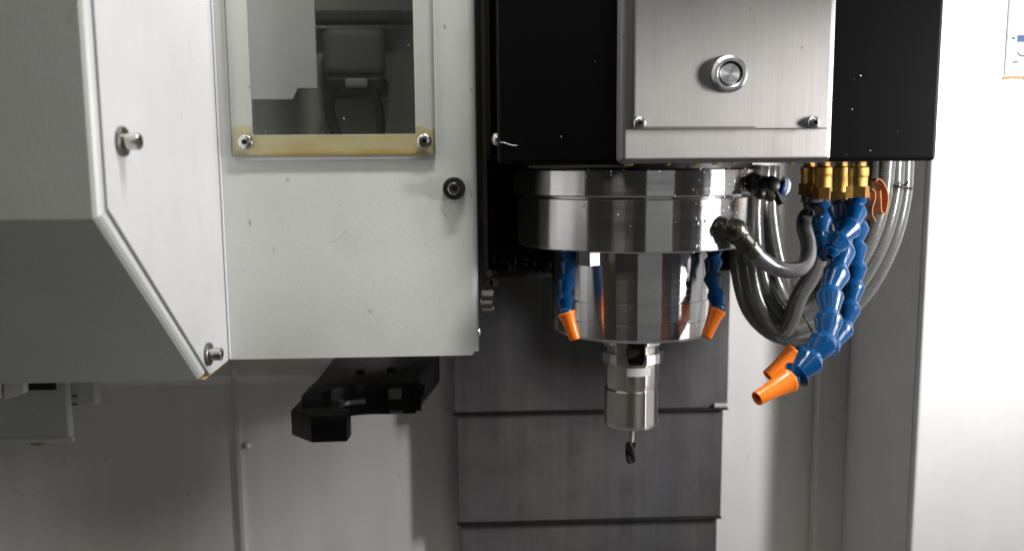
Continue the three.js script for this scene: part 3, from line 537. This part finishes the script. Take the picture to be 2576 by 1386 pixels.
coolantHose('thick blue segmented hose in front with the nearest orange nozzle', [[2117, 515, 0.80], [2119, 560, 0.79], [2122, 618, 0.775], [2110, 676, 0.755], [2089, 731, 0.735], [2088, 790, 0.72], [2080, 850, 0.705], [2047, 899, 0.695], [2010, 938, 0.685], [1992, 953, 0.682]], 0.0117,
  { a: [1986, 956, 0.682], b: [1905, 1003, 0.668], r0: 0.0105, r1: 0.0060 });
coolantHose('blue segmented hose running behind the thick one to the half hidden orange nozzle', [[2160, 560, 0.86], [2152, 610, 0.855], [2154, 660, 0.85], [2149, 710, 0.845], [2140, 762, 0.835], [2126, 816, 0.825], [2098, 862, 0.81], [2056, 888, 0.80], [2016, 890, 0.795]], 0.0115,
  { a: [2000, 888, 0.792], b: [1932, 946, 0.785], r0: 0.0098, r1: 0.0060 });
coolantHose('short blue segmented hose under the front brass fitting without a nozzle', [[2158, 497, 0.785], [2157, 522, 0.782], [2145, 566, 0.765], [2116, 598, 0.752], [2094, 626, 0.746], [2086, 645, 0.744]], [0.009, 0.0098, 0.0105, 0.0105, 0.0075], null, false);
coolantHose('dark blue segmented hose stub beside the bent grey pipe', [[2072, 512, 0.86], [2070, 545, 0.858], [2068, 585, 0.852], [2076, 620, 0.85], [2086, 650, 0.85]], 0.0112);
coolantHose('small blue segmented hose under the flange next to the hex plug', [[1431, 622, 0.79], [1433, 656, 0.788], [1427, 697, 0.783], [1421, 740, 0.778], [1423, 784, 0.774]], 0.0083,
  { a: [1424, 786, 0.774], b: [1447, 854, 0.770], r0: 0.0082, r1: 0.0051 });
coolantHose('small blue segmented hose under the flange next to the elbow fitting', [[1797, 620, 0.80], [1797, 648, 0.797], [1791, 690, 0.792], [1800, 730, 0.787], [1808, 776, 0.783]], 0.0085,
  { a: [1805, 780, 0.782], b: [1777, 849, 0.776], r0: 0.0083, r1: 0.0052 });
// ---------------------------------------------------------------- brass fittings
function brassFitting(label, px, d, r, y1, y2, y3, mat) {
  const x = at(px, 450, d).x, Y = (py) => at(px, py, d).y, t = thing('brass_fitting', label, 'pipe fitting', [x, hy, -d], 'brass fittings under the head');
  const put = (g) => g.translate(x, 0, -d);
  part('fitting_body', put(lathe([[r * 0.7, hy - 0.0005], [r * 0.7, Y(418)], [r, Y(421)], [r, Y(y1) + 0.001], [r * 0.93, Y(y1)], [r * 0.93, Y(y2)]], 40)), M.brass, t);
  part('hex_nut', put(hex(r * 1.12, Y(y2) - Y(y3)).rotateY(0.26).translate(0, Y(y3), 0)), M.brass, t);
  return t;
}
brassFitting('rearmost brass fitting, half hidden beside the bent grey pipe', 2036, 0.87, 0.0085, 440, 461, 490);
brassFitting('brass fitting with a square flat, second from the bent grey pipe', 2073, 0.85, 0.0088, 442, 470, 500);
brassFitting('slim brass fitting over the thick blue hose', 2117, 0.815, 0.0078, 450, 482, 512);
brassFitting('front brass fitting with a wide hex nut beside the copper tag', 2160, 0.785, 0.0092, 445, 468, 497);
{ // dark union behind the fittings
  const x = at(2045, 505, 0.865).x, Y = (py) => at(2045, py, 0.865).y, t = thing('hose_union', 'black hose union under the rearmost brass fitting', 'pipe fitting', [x, Y(530), -0.865]);
  part('union_body', lathe([[0, Y(490)], [0.011, Y(491)], [0.011, Y(508)], [0.009, Y(512)], [0.0085, Y(532)], [0, Y(533)]], 32).translate(x, 0, -0.865), M.rubber, t);
  part('side_nut', along(hex(0.0055, 0.012), at(2062, 530, 0.85), at(2066, 531, 0.80)), M.screw, t);
}
{ // copper tag: a folded strip
  const t = thing('copper_tag', 'folded copper coloured strip hanging beside the front brass fitting', 'tag', at(2205, 450, 0.80));
  const pts = [[2190, 455], [2196, 450], [2206, 455], [2213, 466], [2219, 480], [2221, 500], [2218, 522], [2212, 537], [2205, 530], [2203, 500], [2202, 478]].map(([a, b]) => at(a, b, 0.80));
  const strip = (pp, w, th) => { const c = new THREE.CatmullRomCurve3(pp), f = []; const N = 40, pos = [], idx = []; for (let i = 0; i <= N; i++) { const p = c.getPoint(i / N), tg = c.getTangent(i / N), nn = V(-tg.y, tg.x, 0).normalize(); for (const [s, q] of [[-1, -1], [1, -1], [1, 1], [-1, 1]]) { const v = p.clone().addScaledVector(nn, s * th / 2).add(V(q * w * 0.25, 0, q * w / 2)); pos.push(v.x, v.y, v.z); } }
    for (let i = 0; i < N; i++) for (let k = 0; k < 4; k++) { const a = i * 4 + k, b = i * 4 + (k + 1) % 4; idx.push(a, b, a + 4, b, b + 4, a + 4); } const g = new THREE.BufferGeometry(); g.setAttribute('position', new THREE.Float32BufferAttribute(pos, 3)); g.setIndex(idx); g.computeVertexNormals(); return uvBox(toCreasedNormals(g, 0.7)); };
  part('strip', strip(pts, 0.012, 0.0008), M.copper, t);
  part('curl', strip([[2187, 476], [2193, 478], [2197, 488], [2195, 505], [2190, 520], [2189, 535], [2193, 548], [2199, 557]].map(([a, b]) => at(a, b, 0.79)), 0.006, 0.0008), M.copper, t);
}
// ---------------------------------------------------------------- bent grey pipe with elbow fitting
{
  const d0 = 0.78, t = thing('coolant_pipe', 'bent grey pipe running from the elbow fitting on the spindle to the brass fittings', 'pipe', at(1800, 565, 0.77));
  part('tube', tube([at(1893, 632, 0.765), at(1915, 651, 0.765), at(1950, 672, 0.77), at(1985, 680, 0.78), at(2018, 672, 0.795), at(2034, 645, 0.81), at(2034, 610, 0.825), at(2024, 575, 0.84), at(2025, 548, 0.855), at(2040, 532, 0.865)], 0.0074, 110, 24), M.pipe, t);
  const a = at(1778, 562, 0.775), b = at(1820, 570, 0.765), c = at(1850, 580, 0.762), e = at(1902, 640, 0.765);
  part('flange_seal', along(lathe([[0, 0], [0.0105, 0], [0.0105, 0.003], [0.009, 0.004], [0, 0.004]], 32), a, b), M.seal, t);
  part('inlet', along(lathe([[0, 0.002], [0.0082, 0.002], [0.0082, 0.012], [0.0094, 0.014], [0.0094, 0.022], [0, 0.024]], 36), a, b), M.bronze, t);
  const el = new THREE.SphereGeometry(0.0108, 32, 24).translate(c.x, c.y, c.z);
  part('elbow', merged([el, tube([b.clone().lerp(a, 0.3), b, c.clone().add(V(0, 0.0005, 0)), c.clone().lerp(e, 0.25)], 0.0098, 24, 28)]), M.bronze, t);
  const L = c.distanceTo(e);
  part('ferrule', along(lathe([[0.007, L * 0.16], [0.0102, L * 0.18], [0.0104, L * 0.24], [0.0094, L * 0.28], [0.0095, L * 0.56], [0.0102, L * 0.60], [0.0102, L * 0.66], [0.0088, L * 0.70], [0.0086, L * 0.98], [0.0074, L * 1.02]], 36), c, e), M.bronze, t);
}
{ // small black fitting with a blue ring at the top of the flange
  const a = at(1872, 458, 0.80), b = at(1912, 463, 0.785), c = at(1940, 470, 0.78), e = at(1968, 492, 0.775);
  const t = thing('air_fitting', 'small black fitting with a blue ring and clear cap at the top of the flange', 'pipe fitting', a);
  part('fitting_body', along(lathe([[0, 0], [0.0098, 0.001], [0.0105, 0.006], [0.0092, 0.012], [0.0078, 0.015], [0.0078, 0.022], [0, 0.022]], 36), a, b), M.rubber, t);
  part('ball', merged([new THREE.SphereGeometry(0.0098, 28, 20).translate(c.x, c.y, c.z), tube([b.clone().lerp(a, 0.2), b, c], 0.0082, 12, 20)]), M.rubber, t);
  const n = e.clone().sub(c).normalize();
  part('ring', along(lathe([[0.005, 0], [0.0093, 0], [0.0097, 0.0008], [0.0097, 0.0022], [0.0093, 0.003], [0.005, 0.003]], 36), c.clone().addScaledVector(V(0.9, -0.3, 0).normalize(), 0.0072), c.clone().add(V(0.0174, -0.006, 0))), M.bluish, t);
  const cap = c.clone().add(V(0.0098, 0.0005, 0)); part('cap', along(lathe([[0, 0], [0.0085, 0], [0.009, 0.003], [0.006, 0.0065], [0, 0.0075]], 32), cap, cap.clone().add(V(0.9, -0.15, 0))), M.pale, t);
  part('lever', along(lathe([[0, 0], [0.0048, 0], [0.0055, 0.006], [0.004, 0.012], [0, 0.013]], 24), at(1918, 482, 0.775), at(1945, 498, 0.772)), M.bronze, t);
  part('knob', new THREE.SphereGeometry(0.0052, 20, 14).translate(...at(1913, 488, 0.772).toArray()), M.rubber, t);
  part('tip', along(hex(0.0045, 0.014), at(1950, 478, 0.776), at(1968, 512, 0.772)), M.rubber, t);
}
// ---------------------------------------------------------------- looped hoses behind the spindle
{
  const H = [
    [[2277, 403, 0.93], [2270, 500, 0.93], [2238, 620, 0.93], [2172, 740, 0.935], [2080, 822, 0.94], [1975, 848, 0.94], [1896, 790, 0.94], [1863, 690, 0.945], [1860, 560, 0.96], [1862, 418, 0.97]],
    [[2254, 403, 0.92], [2246, 500, 0.92], [2211, 620, 0.92], [2144, 730, 0.925], [2060, 800, 0.93], [1975, 826, 0.93], [1915, 772, 0.93], [1888, 680, 0.935], [1882, 560, 0.95], [1884, 418, 0.96]],
    [[2230, 403, 0.91], [2219, 500, 0.91], [2180, 620, 0.91], [2114, 715, 0.915], [2040, 772, 0.925], [1982, 798, 0.93], [1936, 748, 0.93], [1908, 660, 0.935], [1899, 550, 0.945], [1906, 418, 0.955]],
    [[2208, 403, 0.915], [2196, 500, 0.915], [2156, 610, 0.92], [2093, 690, 0.93], [2035, 742, 0.94], [1988, 768, 0.945], [1955, 718, 0.945], [1931, 640, 0.95], [1918, 540, 0.955], [1924, 418, 0.96]],
    [[2190, 403, 0.94], [2168, 500, 0.94], [2085, 610, 0.945], [2052, 680, 0.95], [2015, 740, 0.955], [1985, 744, 0.955], [1968, 690, 0.955], [1951, 620, 0.96], [1938, 520, 0.965], [1940, 418, 0.97]],
    [[2264, 403, 0.95], [2256, 500, 0.95], [2222, 630, 0.95], [2160, 745, 0.95], [2065, 818, 0.955], [1982, 838, 0.955], [1910, 780, 0.955], [1880, 690, 0.96], [1874, 560, 0.965], [1874, 418, 0.975]],
    [[2080, 500, 0.90], [2076, 600, 0.90], [2050, 680, 0.90], [2012, 745, 0.905], [1992, 800, 0.915], [1970, 832, 0.925], [1930, 806, 0.93], [1903, 740, 0.935], [1893, 640, 0.94], [1894, 500, 0.95]],
  ];
  const names = ['outermost grey braided hose of the loop behind the spindle', 'second grey braided hose in the loop, just inside the outermost one', 'third grey braided hose in the loop, in front of the bundle', 'fourth grey braided hose in the loop, ending beside the copper tag', 'innermost grey braided hose of the loop behind the spindle', 'rearmost grey braided hose hidden between the outer two of the loop', 'grey braided hose passing right behind the bent grey pipe'];
  H.forEach((h, i) => {
    const P = h.map((q) => at(...q)), t = thing('braided_hose', names[i], 'hose', P[0], 'braided hoses in the loop');
    part('tube', tube(P, i === 6 ? 0.0092 : 0.0099, 150, 20), M.hose[i], t);
  });
  // cable ties round the bundle
  const ring = (label, c, n, rx, ry, w) => {
    const t = thing('cable_tie', label, 'cable tie', c), pts = [], z = n.clone().normalize(), x = V(0, 0, 1).cross(z).normalize(), y = z.clone().cross(x);
    for (let i = 0; i < 40; i++) { const a = i / 40 * 2 * Math.PI; pts.push(c.clone().addScaledVector(x, rx * Math.cos(a)).addScaledVector(y, ry * Math.sin(a))); }
    part('strap', new THREE.TubeGeometry(new THREE.CatmullRomCurve3(pts, true), 100, w, 8, true), M.rubber, t); return [t, x, y];
  };
  const c1 = at(2240, 468, 0.928), n1 = at(2229, 540, 0.928).sub(at(2247, 440, 0.928));
  const [t1] = ring('black cable tie round the hoses beside the copper tag', c1, n1, 0.0215, 0.026, 0.0011);
  part('tail', tube([at(2262, 472, 0.905), at(2276, 466, 0.905), at(2286, 458, 0.903)], 0.0011, 12, 6), M.rubber, t1);
  const c2 = at(2012, 803, 0.935), n2 = at(2060, 780, 0.935).sub(at(1975, 828, 0.935));
  ring('black cable tie round the bottom of the hose loop', c2, n2, 0.0245, 0.027, 0.0012);
}
// ---------------------------------------------------------------- notice on the white panel
{
  const A = (px, py) => at(px, py, 0.983), a = A(2530, 190), w = 0.10, h = 0.145;
  const c = document.createElement('canvas'); c.width = 512; c.height = 742; const g = c.getContext('2d');
  g.fillStyle = '#e9e6dd'; g.fillRect(0, 0, 512, 742); g.strokeStyle = '#8d8d88'; g.lineWidth = 5; g.strokeRect(4, 4, 504, 734);
  const sx = 512 / w, X = (px) => (A(px, 150).x - a.x) * sx, Y = (py) => 742 - (A(2550, py).y - a.y) * sx;
  g.fillStyle = '#2d4c7c'; g.fillRect(X(2557), Y(88), 230, Y(106) - Y(88)); g.beginPath(); g.ellipse(X(2548), Y(96), 14, 8, 0, 0, 7); g.fill();
  g.strokeStyle = '#53565c'; g.lineWidth = 13; g.beginPath(); g.moveTo(X(2560), Y(130)); g.quadraticCurveTo(X(2565), Y(143), X(2580), Y(140)); g.stroke(); g.beginPath(); g.moveTo(X(2550), Y(160)); g.quadraticCurveTo(X(2556), Y(152), X(2564), Y(157)); g.stroke();
  const tx = new THREE.CanvasTexture(c); tx.colorSpace = THREE.SRGBColorSpace;
  const t = thing('notice', 'white notice with blue marks and a rusty lower edge on the white panel', 'notice', [a.x + w / 2, a.y, zP]);
  const bg = new THREE.BoxGeometry(w, h, 0.0016).translate(a.x + w / 2, a.y + h / 2, zP + 0.0012);
  part('notice_plate', bg, std({ map: tx, roughness: 0.5 }), t);
  const rs = new THREE.Shape(); rs.moveTo(a.x - 0.002, a.y - 0.0008); let x = a.x - 0.002; while (x < a.x + w) { rs.lineTo(x, a.y - 0.0018 - 0.0035 * rnd()); x += 0.0025; } rs.lineTo(a.x + w, a.y - 0.0008);
  part('rust_edge', new THREE.ExtrudeGeometry(rs, { depth: 0.0006, bevelEnabled: false }).translate(0, 0, zP + 0.0003), M.rust, t);
}
scene.traverse((o) => { if (o.isMesh) { o.castShadow = true; o.receiveShadow = true; } });
renderer.render(scene, camera);
